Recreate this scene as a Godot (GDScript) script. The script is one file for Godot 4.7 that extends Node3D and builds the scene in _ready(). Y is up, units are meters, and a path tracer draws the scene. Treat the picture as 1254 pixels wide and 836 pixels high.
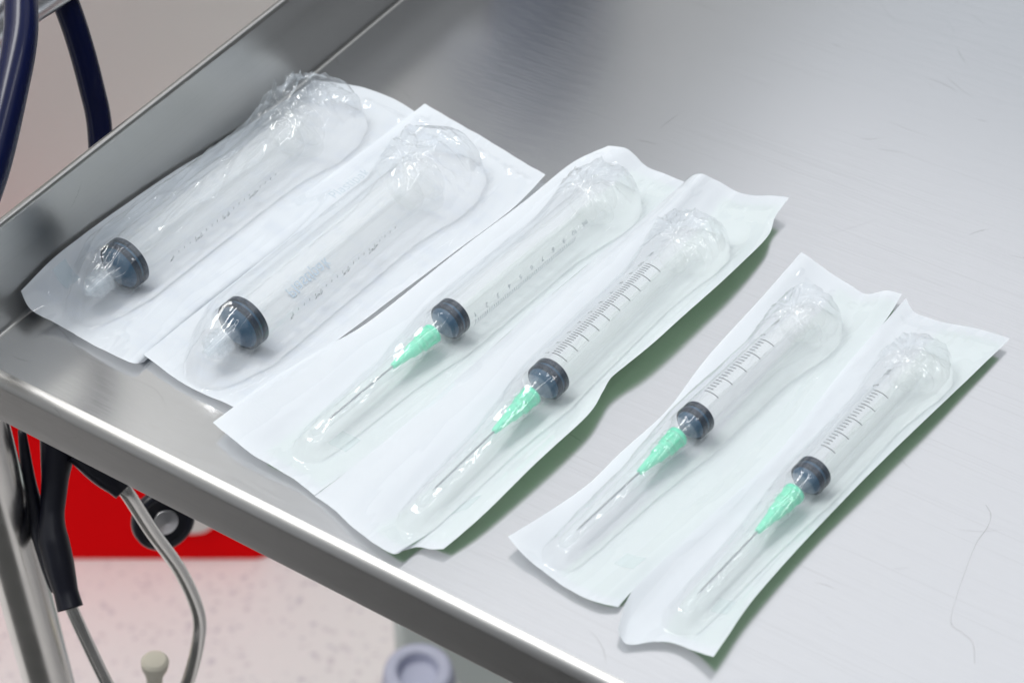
extends Node3D
# Six sterile syringe packs lying in the corner of a stainless steel trolley top. Table top at y = 0, metres.

const MM := 0.001
# trolley axes: RUN goes along the front edge to the right, AWAY goes along the side upstand to the back
const CORNER := Vector3(-0.2085, 0, -0.0130)
const RUN := Vector3(0.84586, 0, 0.53341)
const AWAY := Vector3(0.53341, 0, -0.84586)
const FLOOR_Y := -0.85

var used := {}
var mats := {}
var noise_a := FastNoiseLite.new()
var noise_b := FastNoiseLite.new()
var noise_cell := FastNoiseLite.new()
var font: SystemFont


func _ready() -> void:
	setup_view()
	setup_lamps()
	make_noises()
	make_materials()
	setting()
	trolley()
	stethoscope()
	background_things()
	packs()
	small_things()


# ------------------------------------------------------------------ camera, air, lamps
func setup_view() -> void:
	var cam := Camera3D.new()
	cam.name = "camera"
	var pitch := deg_to_rad(43.4)
	cam.position = Vector3(0, 0.56, 0.56 / tan(pitch))
	cam.rotation = Vector3(-pitch, 0, 0)
	var lens := CameraAttributesPhysical.new()
	lens.frustum_focal_length = 68.9
	lens.frustum_focus_distance = 0.815
	lens.frustum_near = 0.02
	lens.frustum_far = 20.0
	lens.exposure_aperture = 11.0
	lens.exposure_shutter_speed = 100.0
	cam.attributes = lens
	cam.fov = 19.76
	cam.near = 0.02
	cam.far = 20.0
	add_child(cam)
	cam.current = true
	var env := Environment.new()
	env.background_mode = Environment.BG_COLOR
	env.background_color = Color(0.66, 0.69, 0.73).linear_to_srgb()
	env.tonemap_mode = Environment.TONE_MAPPER_LINEAR
	env.tonemap_exposure = 1.07
	env.sdfgi_enabled = true
	env.ssao_enabled = true
	env.ssil_enabled = true
	var we := WorldEnvironment.new()
	we.name = "environment"
	we.environment = env
	add_child(we)


func lamp_panel(at: Vector3, size: Vector2, energy: float, tint: Color, label: String) -> void:
	var o := thing("ceiling_light", label, "light", at, -0.5624, "ceiling light panels")
	var glow := StandardMaterial3D.new()
	glow.albedo_color = Color(0.9, 0.9, 0.9)
	glow.emission_enabled = true
	glow.emission = tint
	glow.emission_energy_multiplier = 0.12
	var st := SurfaceTool.new()
	st.begin(Mesh.PRIMITIVE_TRIANGLES)
	add_box(st, Vector3(0, 0.02, 0), Vector3(size.x, 0.012, size.y))
	commit("diffuser", st, glow, o)
	var fr := SurfaceTool.new()
	fr.begin(Mesh.PRIMITIVE_TRIANGLES)
	for s in [-1, 1]:
		add_box(fr, Vector3(s * (size.x / 2 + 0.012), 0.02, 0), Vector3(0.024, 0.05, size.y + 0.048))
		add_box(fr, Vector3(0, 0.02, s * (size.y / 2 + 0.012)), Vector3(size.x, 0.05, 0.024))
	var w := StandardMaterial3D.new()
	w.albedo_color = Color(0.85, 0.85, 0.85)
	commit("frame", fr, w, o)
	var l := AreaLight3D.new()
	l.name = "panel_light"
	l.area_size = size
	l.light_energy = energy
	l.light_color = tint
	l.area_range = 8.0
	l.shadow_enabled = true
	l.rotation = Vector3(-PI / 2, 0, 0)
	o.add_child(l, true)


func setup_lamps() -> void:
	# they follow the trolley's direction
	lamp_panel(Vector3(-0.62, 1.55, -0.15), Vector2(0.40, 1.0), 2.2, Color(1.0, 0.995, 0.985), "bright oblong ceiling light panel above the trolley's left end")
	lamp_panel(Vector3(0.75, 1.55, -1.25), Vector2(1.5, 1.6), 0.50, Color(0.98, 0.985, 1.0), "large soft ceiling light panel mirrored in the steel at right")
	lamp_panel(Vector3(0.45, 1.30, 0.30), Vector2(0.10, 1.2), 0.40, Color(1.0, 1.0, 1.0), "narrow bright strip light hung in front of the trolley")


# ------------------------------------------------------------------ naming
func numbered(called: String) -> String:
	if not used.has(called):
		used[called] = 0
		return called
	used[called] += 1
	return "%s_%03d" % [called, used[called]]


func thing(called: String, label: String, category: String, at := Vector3.ZERO, turn := 0.0, group := "") -> Node3D:
	var o := Node3D.new()
	o.name = numbered(called)
	o.position = at
	o.rotation.y = turn
	o.set_meta("label", label)
	o.set_meta("category", category)
	if group != "":
		o.set_meta("group", group)
	add_child(o)
	return o


func put(called: String, mesh: Mesh, m: Material, parent: Node) -> MeshInstance3D:
	var o := MeshInstance3D.new()
	o.name = called
	o.mesh = mesh
	o.material_override = m
	parent.add_child(o, true)
	return o


func commit(called: String, st: SurfaceTool, m: Material, parent: Node) -> MeshInstance3D:
	return put(called, st.commit(), m, parent)


func struct(called: String, mesh: Mesh, m: Material) -> MeshInstance3D:
	var o := put(numbered(called), mesh, m, self)
	o.set_meta("kind", "structure")
	return o


# ------------------------------------------------------------------ shapes
func add_box(st: SurfaceTool, c: Vector3, s: Vector3) -> void:
	var b := BoxMesh.new()
	b.size = s
	st.append_from(b, 0, Transform3D(Basis(), c))


func grid_mesh(pos: PackedVector3Array, nu: int, nv: int, uv := PackedVector2Array(), closed := false) -> ArrayMesh:
	# pos[j * nu + i]; normals from neighbours
	var nor := PackedVector3Array()
	nor.resize(pos.size())
	for j in nv:
		for i in nu:
			var i0 := i - 1
			var i1 := i + 1
			if closed:
				if i0 < 0: i0 = nu - 2
				if i1 > nu - 1: i1 = 1
			else:
				i0 = maxi(i0, 0)
				i1 = mini(i1, nu - 1)
			var du := pos[j * nu + i1] - pos[j * nu + i0]
			var dv := pos[mini(j + 1, nv - 1) * nu + i] - pos[maxi(j - 1, 0) * nu + i]
			var n := du.cross(dv)
			nor[j * nu + i] = n.normalized() if n.length_squared() > 1e-24 else Vector3.UP
	var idx := PackedInt32Array()
	idx.resize((nu - 1) * (nv - 1) * 6)
	var k := 0
	for j in nv - 1:
		for i in nu - 1:
			var a := j * nu + i
			idx[k] = a; idx[k + 1] = a + nu; idx[k + 2] = a + 1
			idx[k + 3] = a + 1; idx[k + 4] = a + nu; idx[k + 5] = a + nu + 1
			k += 6
	var arr := []
	arr.resize(Mesh.ARRAY_MAX)
	arr[Mesh.ARRAY_VERTEX] = pos
	arr[Mesh.ARRAY_NORMAL] = nor
	if uv.size():
		arr[Mesh.ARRAY_TEX_UV] = uv
	arr[Mesh.ARRAY_INDEX] = idx
	var m := ArrayMesh.new()
	m.add_surface_from_arrays(Mesh.PRIMITIVE_TRIANGLES, arr)
	return m


func smooth_path(pts: Array, per := 8) -> PackedVector3Array:
	var out := PackedVector3Array()
	for k in pts.size() - 1:
		var p0: Vector3 = pts[maxi(k - 1, 0)]
		var p1: Vector3 = pts[k]
		var p2: Vector3 = pts[k + 1]
		var p3: Vector3 = pts[mini(k + 2, pts.size() - 1)]
		for s in per:
			out.append(p1.cubic_interpolate(p2, p0, p3, s / float(per)))
	out.append(pts[-1])
	return out


func tube(path: PackedVector3Array, radii: Array, sides := 20, squash := 1.0) -> ArrayMesh:
	# radii: one number per path point, or fewer, spread evenly. Ends are capped by collapsing.
	var n := path.size()
	var pos := PackedVector3Array()
	var side := Vector3.RIGHT
	var rows := n + 2
	for j in rows:
		var k := clampi(j - 1, 0, n - 1)
		var dir := (path[mini(k + 1, n - 1)] - path[maxi(k - 1, 0)]).normalized()
		if absf(dir.dot(side)) > 0.95:
			side = Vector3.FORWARD
		side = (side - dir * dir.dot(side)).normalized()
		var up := dir.cross(side)
		var f := k / float(maxi(n - 1, 1)) * (radii.size() - 1)
		var a: float = radii[int(floor(f))]
		var b: float = radii[mini(int(floor(f)) + 1, radii.size() - 1)]
		var r := lerpf(a, b, f - floor(f))
		if j == 0 or j == rows - 1:
			r *= 0.02
		for i in sides + 1:
			var t := TAU * i / sides
			pos.append(path[k] + (side * cos(t) * squash + up * sin(t)) * r)
	return grid_mesh(pos, sides + 1, rows, PackedVector2Array(), true)


func lathe_x(profile: Array, y: float, segs := 40, sharp := true, flat_z := 1.0, flat_y := 1.0) -> ArrayMesh:
	# profile: Vector2(x in mm, radius in mm) along local X; corners kept by doubling rows close together
	var rows := []
	if profile[-1].x < profile[0].x:
		profile = profile.duplicate()
		profile.reverse()
	for k in profile.size():
		var p: Vector2 = profile[k]
		if sharp and k > 0 and k < profile.size() - 1:
			var a: Vector2 = (profile[k - 1] - p)
			var b: Vector2 = (profile[k + 1] - p)
			var e := minf(0.12, minf(a.length(), b.length()) * 0.3)
			rows.append(p + a.normalized() * e)
			rows.append(p + b.normalized() * e)
		else:
			rows.append(p)
	var pos := PackedVector3Array()
	for r in rows:
		for i in segs + 1:
			var t := TAU * i / segs
			pos.append(Vector3(r.x, y + cos(t) * maxf(r.y, 0.001) * flat_y, sin(t) * maxf(r.y, 0.001) * flat_z) * MM)
	return grid_mesh(pos, segs + 1, rows.size(), PackedVector2Array(), true)


func lathe_y(profile: Array, segs := 40) -> ArrayMesh:
	# profile: Vector2(radius, height) in metres, from the bottom up
	var rows := []
	for k in profile.size():
		var p: Vector2 = profile[k]
		if k > 0 and k < profile.size() - 1:
			var a: Vector2 = profile[k - 1] - p
			var b: Vector2 = profile[k + 1] - p
			var e := minf(0.002, minf(a.length(), b.length()) * 0.3)
			rows.append(p + a.normalized() * e)
			rows.append(p + b.normalized() * e)
		else:
			rows.append(p)
	var pos := PackedVector3Array()
	for r in rows:
		for i in segs + 1:
			var t := -TAU * i / segs
			pos.append(Vector3(cos(t) * maxf(r.x, 1e-5), r.y, sin(t) * maxf(r.x, 1e-5)))
	return grid_mesh(pos, segs + 1, rows.size(), PackedVector2Array(), true)


func round_box(size: Vector3, r: float, top_scale := 1.0) -> ArrayMesh:
	# rounded vertical edges and rounded top and bottom edges; base at y = 0
	var ring := PackedVector2Array()
	var c := 8
	for q in 4:
		for k in c + 1:
			var t := PI / 2 * (q + k / float(c))
			var sx := [1, -1, -1, 1][q] as int
			var sz := [1, 1, -1, -1][q] as int
			ring.append(Vector2(sx * (size.x / 2 - r) + cos(t) * r, sz * (size.z / 2 - r) + sin(t) * r))
	ring.append(ring[0])
	var rows := [[0.0, -r]]
	for k in 7:
		var t := PI / 2 * k / 6.0
		rows.append([r - r * cos(t), -r + r * sin(t)])
	for k in 7:
		var t := PI / 2 * k / 6.0
		rows.append([size.y - r + r * sin(t), -r + r * cos(t)])
	rows.insert(0, [0.0, -99.0])
	rows.append([size.y, -99.0])
	var pos := PackedVector3Array()
	for row in rows:
		var s := lerpf(1.0, top_scale, row[0] / size.y)
		for p in ring:
			if row[1] < -50.0:
				pos.append(Vector3(p.x * 0.01, row[0], p.y * 0.01))
			else:
				var inward: float = -row[1] * 0.0
				var q2 := Vector2(p.x, p.y)
				var grow: float = row[1] * 0.3
				q2 += Vector2(signf(p.x), signf(p.y)) * grow * 0.5
				pos.append(Vector3(q2.x * s, row[0] + inward, q2.y * s))
	# the ring runs anticlockwise seen from above, so rows go up with outward faces
	var rev := PackedVector3Array()
	var nu := ring.size()
	for j in rows.size():
		for i in nu:
			rev.append(pos[j * nu + (nu - 1 - i)])
	return grid_mesh(rev, nu, rows.size(), PackedVector2Array(), true)


# ------------------------------------------------------------------ materials
func make_noises() -> void:
	noise_a.seed = 11
	noise_a.noise_type = FastNoiseLite.TYPE_SIMPLEX_SMOOTH
	noise_a.frequency = 1.0
	noise_a.fractal_type = FastNoiseLite.FRACTAL_NONE
	noise_b.seed = 23
	noise_b.noise_type = FastNoiseLite.TYPE_SIMPLEX
	noise_b.frequency = 1.0
	noise_b.fractal_type = FastNoiseLite.FRACTAL_FBM
	noise_b.fractal_octaves = 2
	noise_cell.seed = 5
	noise_cell.noise_type = FastNoiseLite.TYPE_CELLULAR
	noise_cell.frequency = 1.0
	noise_cell.cellular_return_type = FastNoiseLite.RETURN_DISTANCE2_SUB
	noise_cell.cellular_jitter = 1.0
	noise_cell.fractal_type = FastNoiseLite.FRACTAL_NONE
	font = SystemFont.new()
	font.font_names = PackedStringArray(["Droid Sans"])


func lin(r: float, g: float, b: float, a := 1.0) -> Color:
	var c := Color(r, g, b).linear_to_srgb()
	c.a = a
	return c


func plain(key: String, c: Color, rough: float, metal := 0.0, spec := 0.5) -> StandardMaterial3D:
	var m := StandardMaterial3D.new()
	m.albedo_color = c
	m.roughness = rough
	m.metallic = metal
	m.metallic_specular = spec
	m.resource_name = key
	m.cull_mode = BaseMaterial3D.CULL_DISABLED
	mats[key] = m
	return m


func clear(key: String, c: Color, rough: float, spec := 0.5) -> StandardMaterial3D:
	var m := plain(key, c, rough, 0.0, spec)
	m.transparency = BaseMaterial3D.TRANSPARENCY_ALPHA
	return m


func noise_tex(sd: int, freq: float, size: int, octaves := 4, lo := 0.0, hi := 1.0, normal := false, bump := 2.0) -> NoiseTexture2D:
	var n := FastNoiseLite.new()
	n.seed = sd
	n.noise_type = FastNoiseLite.TYPE_SIMPLEX
	n.frequency = freq
	n.fractal_octaves = octaves
	var t := NoiseTexture2D.new()
	t.width = size
	t.height = size
	t.seamless = true
	t.noise = n
	if normal:
		t.as_normal_map = true
		t.bump_strength = bump
	else:
		var g := Gradient.new()
		g.set_color(0, Color(lo, lo, lo))
		g.set_color(1, Color(hi, hi, hi))
		t.color_ramp = g
	return t


func wear_image() -> ImageTexture:
	# hairline scratches on the steel: alpha is how much they show, colour is their own
	var rng := RandomNumberGenerator.new()
	rng.seed = 77
	var n := 1024
	var im := Image.create_empty(n, n, false, Image.FORMAT_RGBA8)
	im.fill(Color(0.3, 0.3, 0.32, 0.0))
	for s in 900:
		# faint lines of the brushing
		var y0 := rng.randi() % n
		var x0 := rng.randi() % n
		var len_ := rng.randi_range(60, 420)
		var a0 := rng.randf_range(0.015, 0.06)
		var tone := Color(0.25, 0.25, 0.26) if rng.randf() < 0.55 else Color(0.85, 0.85, 0.87)
		for k in len_:
			im.set_pixel((x0 + k) % n, y0, Color(tone.r, tone.g, tone.b, a0 * sin(PI * k / float(len_))))
	for s in 190:
		var p := Vector2(rng.randf() * n, rng.randf() * n)
		var a := rng.randf_range(-0.5, 0.5) if rng.randf() < 0.6 else rng.randf() * TAU
		var bend := rng.randf_range(-0.03, 0.03)
		var length := rng.randi_range(8, 70)
		var dark := rng.randf() < 0.6
		var strength := rng.randf_range(0.05, 0.28)
		for k in length:
			p += Vector2(cos(a), sin(a))
			a += bend
			var al := strength * sin(PI * k / float(length))
			im.set_pixel(posmod(int(p.x), n), posmod(int(p.y), n), Color(0.12, 0.12, 0.13, al) if dark else Color(0.9, 0.9, 0.92, al))
	return ImageTexture.create_from_image(im)


func floor_image() -> ImageTexture:
	var rng := RandomNumberGenerator.new()
	rng.seed = 31
	var n := 512
	var im := Image.create_empty(n, n, false, Image.FORMAT_RGB8)
	var base := Color(0.925, 0.91, 0.912)
	im.fill(base)
	for s in 2600:
		var c := Vector2(rng.randf() * n, rng.randf() * n)
		var r := rng.randf_range(1.3, 4.0)
		var tone := base.lerp([Color(0.62, 0.60, 0.66), Color(0.72, 0.69, 0.72), Color(0.95, 0.93, 0.93)][rng.randi() % 3], rng.randf_range(0.1, 0.4))
		var e := rng.randf_range(0.5, 1.0)
		for y in range(int(-r), int(r) + 1):
			for x in range(int(-r), int(r) + 1):
				if (x * x) / (r * r) + (y * y) / (r * r * e * e) < 1.0:
					im.set_pixel(posmod(int(c.x) + x, n), posmod(int(c.y) + y, n), tone)
	return ImageTexture.create_from_image(im)


func make_materials() -> void:
	var st := plain("brushed steel", lin(0.645, 0.66, 0.68), 1.0, 1.0)
	st.roughness_texture = noise_tex(3, 0.02, 512, 4, 0.19, 0.25)
	st.normal_enabled = true
	st.normal_texture = noise_tex(8, 0.03, 512, 4, 0, 1, true, 1.6)
	st.normal_scale = 0.009
	st.uv1_scale = Vector3(3.0, 130.0, 1.0)
	st.detail_enabled = true
	st.detail_uv_layer = BaseMaterial3D.DETAIL_UV_2
	st.detail_albedo = wear_image()
	var ups := st.duplicate() as StandardMaterial3D
	ups.resource_name = "brushed steel side"
	ups.uv1_scale = Vector3(3.0, 80.0, 1.0)
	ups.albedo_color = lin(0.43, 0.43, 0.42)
	ups.normal_scale = 0.006
	ups.roughness_texture = noise_tex(13, 0.02, 512, 4, 0.29, 0.35)
	mats["side steel"] = ups
	var lipm := ups.duplicate() as StandardMaterial3D
	lipm.resource_name = "brushed steel lip"
	lipm.uv1_scale = Vector3(5.0, 60.0, 1.0)
	lipm.normal_scale = 0.05
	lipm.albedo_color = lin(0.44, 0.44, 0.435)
	lipm.roughness_texture = noise_tex(17, 0.02, 512, 4, 0.34, 0.46)
	mats["lip steel"] = lipm
	var chrome := plain("chrome", lin(0.74, 0.73, 0.70), 0.14, 1.0)
	chrome.roughness_texture = noise_tex(4, 0.02, 256, 3, 0.18, 0.28)
	chrome.roughness = 1.0
	chrome.uv1_triplanar = true
	chrome.uv1_scale = Vector3(8, 8, 8)
	plain("satin bar", lin(0.66, 0.66, 0.68), 0.3, 1.0)
	var fl := plain("floor", Color.WHITE, 0.45)
	fl.albedo_texture = floor_image()
	fl.uv1_triplanar = true
	fl.uv1_world_triplanar = true
	fl.uv1_scale = Vector3(2.2, 2.2, 2.2)
	var wl := plain("wall", lin(0.83, 0.81, 0.765), 0.55)
	wl.roughness = 0.5
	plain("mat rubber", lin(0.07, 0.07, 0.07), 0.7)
	plain("hair", lin(0.40, 0.40, 0.41), 0.5)
	plain("grey wall", lin(0.16, 0.165, 0.17), 0.6)
	plain("navy tube", lin(0.0018, 0.0045, 0.034), 0.22, 0.0, 0.36)
	plain("black rubber", lin(0.006, 0.007, 0.016), 0.34)
	plain("cream rubber", lin(0.80, 0.76, 0.64), 0.6)
	plain("red plastic", lin(0.90, 0.003, 0.006), 0.5, 0.0, 0.08)
	plain("white plastic", lin(0.75, 0.75, 0.72), 0.4)
	plain("lavender cap", lin(0.46, 0.48, 0.60), 0.45)
	plain("grey green plastic", lin(0.62, 0.70, 0.69), 0.4)
	plain("pale bottle", lin(0.62, 0.60, 0.58), 0.35)
	plain("navy paint", lin(0.03, 0.05, 0.10), 0.35)
	# packs
	var pp := plain("paper", lin(0.725, 0.765, 0.81), 0.75, 0.0, 0.3)
	pp.backlight_enabled = true
	pp.backlight = Color(0.50, 0.50, 0.50).linear_to_srgb()
	pp.heightmap_enabled = true
	pp.heightmap_texture = noise_tex(41, 0.12, 256, 3)
	pp.heightmap_scale = 0.006
	pp.uv1_triplanar = true
	pp.uv1_scale = Vector3(25, 25, 25)
	clear("film", Color(0.70, 0.79, 0.85, 0.05), 0.035, 0.6)
	clear("barrel", Color(0.92, 0.96, 0.96, 0.01), 0.05, 0.55)
	clear("cap plastic", Color(0.92, 0.97, 0.98, 0.08), 0.05, 0.55)
	clear("collar plastic", Color(0.92, 0.96, 0.99, 0.13), 0.05, 0.6)
	clear("flange plastic", Color(0.94, 0.97, 0.97, 0.04), 0.08, 0.3)
	clear("rod plastic", Color(0.92, 0.94, 0.93, 0.05), 0.10, 0.18)
	var rub := plain("piston rubber", lin(0.010, 0.060, 0.125), 0.35)
	rub.metallic_specular = 0.4
	plain("piston ridge", lin(0.003, 0.008, 0.024), 0.4, 0.0, 0.3)
	var hub := clear("hub plastic", Color(0.34, 0.96, 0.78, 0.72), 0.2, 0.5)
	hub.backlight_enabled = true
	hub.backlight = Color(0.8, 0.8, 0.8)
	plain("needle steel", lin(0.52, 0.53, 0.55), 0.25, 1.0)
	plain("black print", lin(0.012, 0.013, 0.02), 0.6)
	plain("faint print", lin(0.30, 0.33, 0.38), 0.6)
	plain("blue print", lin(0.42, 0.54, 0.68), 0.6)
	plain("ghost blue", lin(0.50, 0.57, 0.62), 0.75)
	plain("ghost teal", lin(0.52, 0.59, 0.60), 0.75)
	var gp := plain("green ink", lin(0.27, 0.57, 0.25), 0.7)
	gp.backlight_enabled = true
	gp.backlight = Color(0.7, 0.7, 0.7)
	var bp := plain("blue ink", lin(0.06, 0.16, 0.36), 0.7)
	bp.backlight_enabled = true
	bp.backlight = Color(0.3, 0.3, 0.3)


# ------------------------------------------------------------------ setting
func quad(a: Vector3, b: Vector3, c: Vector3, d: Vector3, n: int = 2) -> ArrayMesh:
	# a b along the bottom, d c along the top
	var pos := PackedVector3Array()
	var uv := PackedVector2Array()
	for j in n:
		for i in n:
			var u := i / float(n - 1)
			var v := j / float(n - 1)
			pos.append(a.lerp(b, u).lerp(d.lerp(c, u), v))
			uv.append(Vector2(u, v))
	return grid_mesh(pos, n, n, uv)


func setting() -> void:
	var f := FLOOR_Y
	struct("floor", quad(Vector3(-4, f, 4), Vector3(4, f, 4), Vector3(4, f, -4), Vector3(-4, f, -4), 3), mats["floor"])
	var base := CORNER - RUN * 0.75
	base.y = f
	var a := base - AWAY * 1.2
	var b := base + AWAY * 3.4
	var st := SurfaceTool.new()
	st.begin(Mesh.PRIMITIVE_TRIANGLES)
	var bx := BoxMesh.new()
	bx.size = Vector3(a.distance_to(b), 2.46, 0.1)
	var basis := Basis(AWAY, Vector3.UP, AWAY.cross(Vector3.UP))
	st.append_from(bx, 0, Transform3D(basis, (a + b) / 2 + Vector3(0, 1.23, 0) - RUN * 0.05))
	var w := struct("wall", st.commit(), mats["wall"])
	w.set_meta("label", "plain beige wall behind the steel trolley at upper left")
	# the rest of the ward, seen only as the dark tone in the steel's side faces
	var behind := SurfaceTool.new()
	behind.begin(Mesh.PRIMITIVE_TRIANGLES)
	add_box(behind, Vector3(0.3, 0.38, 1.75), Vector3(5.0, 2.46, 0.1))
	struct("opposite_wall", behind.commit(), mats["grey wall"])
	var right := SurfaceTool.new()
	right.begin(Mesh.PRIMITIVE_TRIANGLES)
	add_box(right, Vector3(1.96, 0.38, -0.3), Vector3(0.1, 2.46, 4.0))
	struct("side_wall", right.commit(), mats["grey wall"])


# ------------------------------------------------------------------ trolley
func on_top(along: float, away: float, y := 0.0) -> Vector3:
	return CORNER + RUN * along + AWAY * away + Vector3(0, y, 0)


func sweep(profile: PackedVector2Array, along_run: bool, from: float, to: float, n: int, flip := false) -> ArrayMesh:
	# profile points: (distance across, height); swept along RUN or along AWAY
	var pos := PackedVector3Array()
	var uv := PackedVector2Array()
	var uv2 := PackedVector2Array()
	var walked := 0.0
	for j in profile.size():
		if j > 0:
			walked += profile[j].distance_to(profile[j - 1])
		for i in n:
			var t := lerpf(from, to, i / float(n - 1))
			if flip:
				t = lerpf(to, from, i / float(n - 1))
			if along_run:
				pos.append(on_top(t, profile[j].x, profile[j].y))
			else:
				pos.append(on_top(profile[j].x, t, profile[j].y))
			uv.append(Vector2(t, walked))
			uv2.append(Vector2(t, walked) * 1.9)
	var m := grid_mesh(pos, n, profile.size(), uv)
	var arr := m.surface_get_arrays(0)
	arr[Mesh.ARRAY_TEX_UV2] = uv2
	var out := ArrayMesh.new()
	out.add_surface_from_arrays(Mesh.PRIMITIVE_TRIANGLES, arr)
	return out


func trolley() -> void:
	var o := thing("steel_trolley", "brushed stainless steel trolley top with raised left side and rounded front edge", "trolley", Vector3.ZERO)
	var front := -0.0258
	var r := 0.0052
	var back := 0.75
	# flat top, from the fold of the upstand
	var top := PackedVector2Array()
	for k in 13:
		top.append(Vector2(lerpf(back, front, k / 12.0), 0))
	var tm := sweep(top, true, 0.0018, 0.8, 20)
	put("tray_top", tm, mats["brushed steel"], o)
	var lip := PackedVector2Array()
	for k in 13:
		var t := PI / 2 * k / 12.0
		lip.append(Vector2(front - sin(t) * r, -r + cos(t) * r))
	for y in [-0.013, -0.019, -0.0255]:
		lip.append(Vector2(front - r, y))
	lip.append(Vector2(front - r + 0.0004, -0.0264))
	lip.append(Vector2(front - r + 0.0014, -0.0268))
	lip.append(Vector2(front - r + 0.012, -0.0265))
	lip.append(Vector2(front - r + 0.012, -0.0250))
	put("front_lip", sweep(lip, true, -0.006, 0.8, 40), mats["lip steel"], o)
	var ups := PackedVector2Array()
	for k in 9:
		var t := PI / 2 * k / 8.0
		ups.append(Vector2(0.0018 - sin(t) * 0.0018, 0.0018 - cos(t) * 0.0018))
	for y in [0.012, 0.022, 0.0335]:
		ups.append(Vector2(-0.00002 * y / 0.03, y))
	ups.append(Vector2(-0.0003, 0.0342))
	ups.append(Vector2(-0.0003, 0.042))
	ups.append(Vector2(-0.0003, 0.0480))
	for k in 9:
		var t := PI * k / 8.0
		ups.append(Vector2(-0.0023 + cos(t) * 0.0020, 0.0480 + sin(t) * 0.0022))
	ups.append(Vector2(-0.0043, 0.0300))
	ups.append(Vector2(-0.0043, -0.0300))
	put("side_upstand", sweep(ups, false, front - r, 0.8, 40, true), mats["side steel"], o)
	# leg and handle
	var leg := PackedVector3Array()
	for k in 12:
		leg.append(Vector3(-0.2345, lerpf(-0.004, FLOOR_Y + 0.06, k / 11.0), -0.010))
	put("leg", tube(leg, [0.0125], 28), mats["chrome"], o)
	var h := []
	for b in [-0.30, -0.27, 0.0, 0.3, 0.37, 0.40]:
		var out := 0.056
		if b < -0.28 or b > 0.38:
			out = 0.02
		h.append(on_top(-out, b, 0.089))
	put("handle", tube(smooth_path(h, 8), [0.0105], 24), mats["satin bar"], o)


# ------------------------------------------------------------------ stethoscope
func mm(x: float, y: float, z: float) -> Vector3:
	return Vector3(x, y, z) * MM


func stethoscope() -> void:
	var o := thing("stethoscope", "navy blue stethoscope with chrome ear tubes hung over the trolley handle", "stethoscope", Vector3.ZERO)
	# tubing: up from the left, over the handle, down behind the upstand, under the trolley to the yoke
	var p := [mm(-220, 20, 40), mm(-216.5, 51, 13), mm(-211, 66, -3), mm(-205.2, 78.7, -19), mm(-200.5, 94.4, -41), mm(-198.2, 107.6, -67), mm(-202, 117, -97), mm(-207, 108.5, -128), mm(-203, 88, -144), mm(-196, 67, -139), mm(-189.5, 40, -127), mm(-187, 15, -117), mm(-190, -30, -90), mm(-203, -68, -52), mm(-208, -88, -33)]
	put("tubing", tube(smooth_path(p, 8), [0.0070, 0.0070, 0.0058, 0.0054], 24), mats["navy tube"], o)
	var q := [mm(-206, -78, -42), mm(-208.5, -93, -29), mm(-210.5, -108, -14.8), mm(-211.5, -120, -3), mm(-209, -130, 6), mm(-205.5, -141, 16), mm(-203, -147.5, 22.5)]
	put("yoke", tube(smooth_path(q, 8), [0.0105, 0.0088, 0.0062, 0.0056, 0.0070, 0.0068, 0.0056, 0.0060], 24), mats["black rubber"], o)
	var strap := [mm(-224, -84, -30), mm(-222, -108, -17), mm(-218, -128, -6), mm(-214, -142, 6), mm(-211.5, -148, 12)]
	put("yoke_arm", tube(smooth_path(strap, 6), [0.0018, 0.0034, 0.0050, 0.0034, 0.0022], 16), mats["black rubber"], o)
	var sl := [mm(-196, -92, -26), mm(-188, -100, -20), mm(-181.5, -106, -16.8), mm(-178.5, -108.5, -15)]
	put("tube_sleeve", tube(smooth_path(sl, 5), [0.009, 0.0072, 0.0055, 0.0050], 20), mats["black rubber"], o)
	var t1 := [mm(-204, -145, 20), mm(-199, -160, 26), mm(-190.5, -188.5, 33.8), mm(-180, -220, 42), mm(-172, -245, 40)]
	put("ear_tube", tube(smooth_path(t1, 8), [0.0030], 18), mats["chrome"], o)
	var t2 := [mm(-181, -106, -16.5), mm(-177, -109.5, -14.3), mm(-169.4, -136.7, -15.2), mm(-160.5, -172, -20), mm(-155.6, -204, -20.4), mm(-157.5, -224, -16.5), mm(-166, -253.6, -14), mm(-176, -276, -16), mm(-184, -278, -18), mm(-185, -262, -20), mm(-184, -256, -20)]
	put("ear_tube", tube(smooth_path(t2, 8), [0.0034], 18), mats["chrome"], o)
	var tip := [mm(-184, -259, -20), mm(-183.5, -255, -20.2), mm(-182.8, -250, -20.4), mm(-182, -244.5, -20.6), mm(-181.6, -241.5, -20.7)]
	put("ear_tip", tube(smooth_path(tip, 6), [0.0042, 0.0042, 0.0052, 0.0068, 0.0072, 0.0050], 24), mats["cream rubber"], o)


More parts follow.
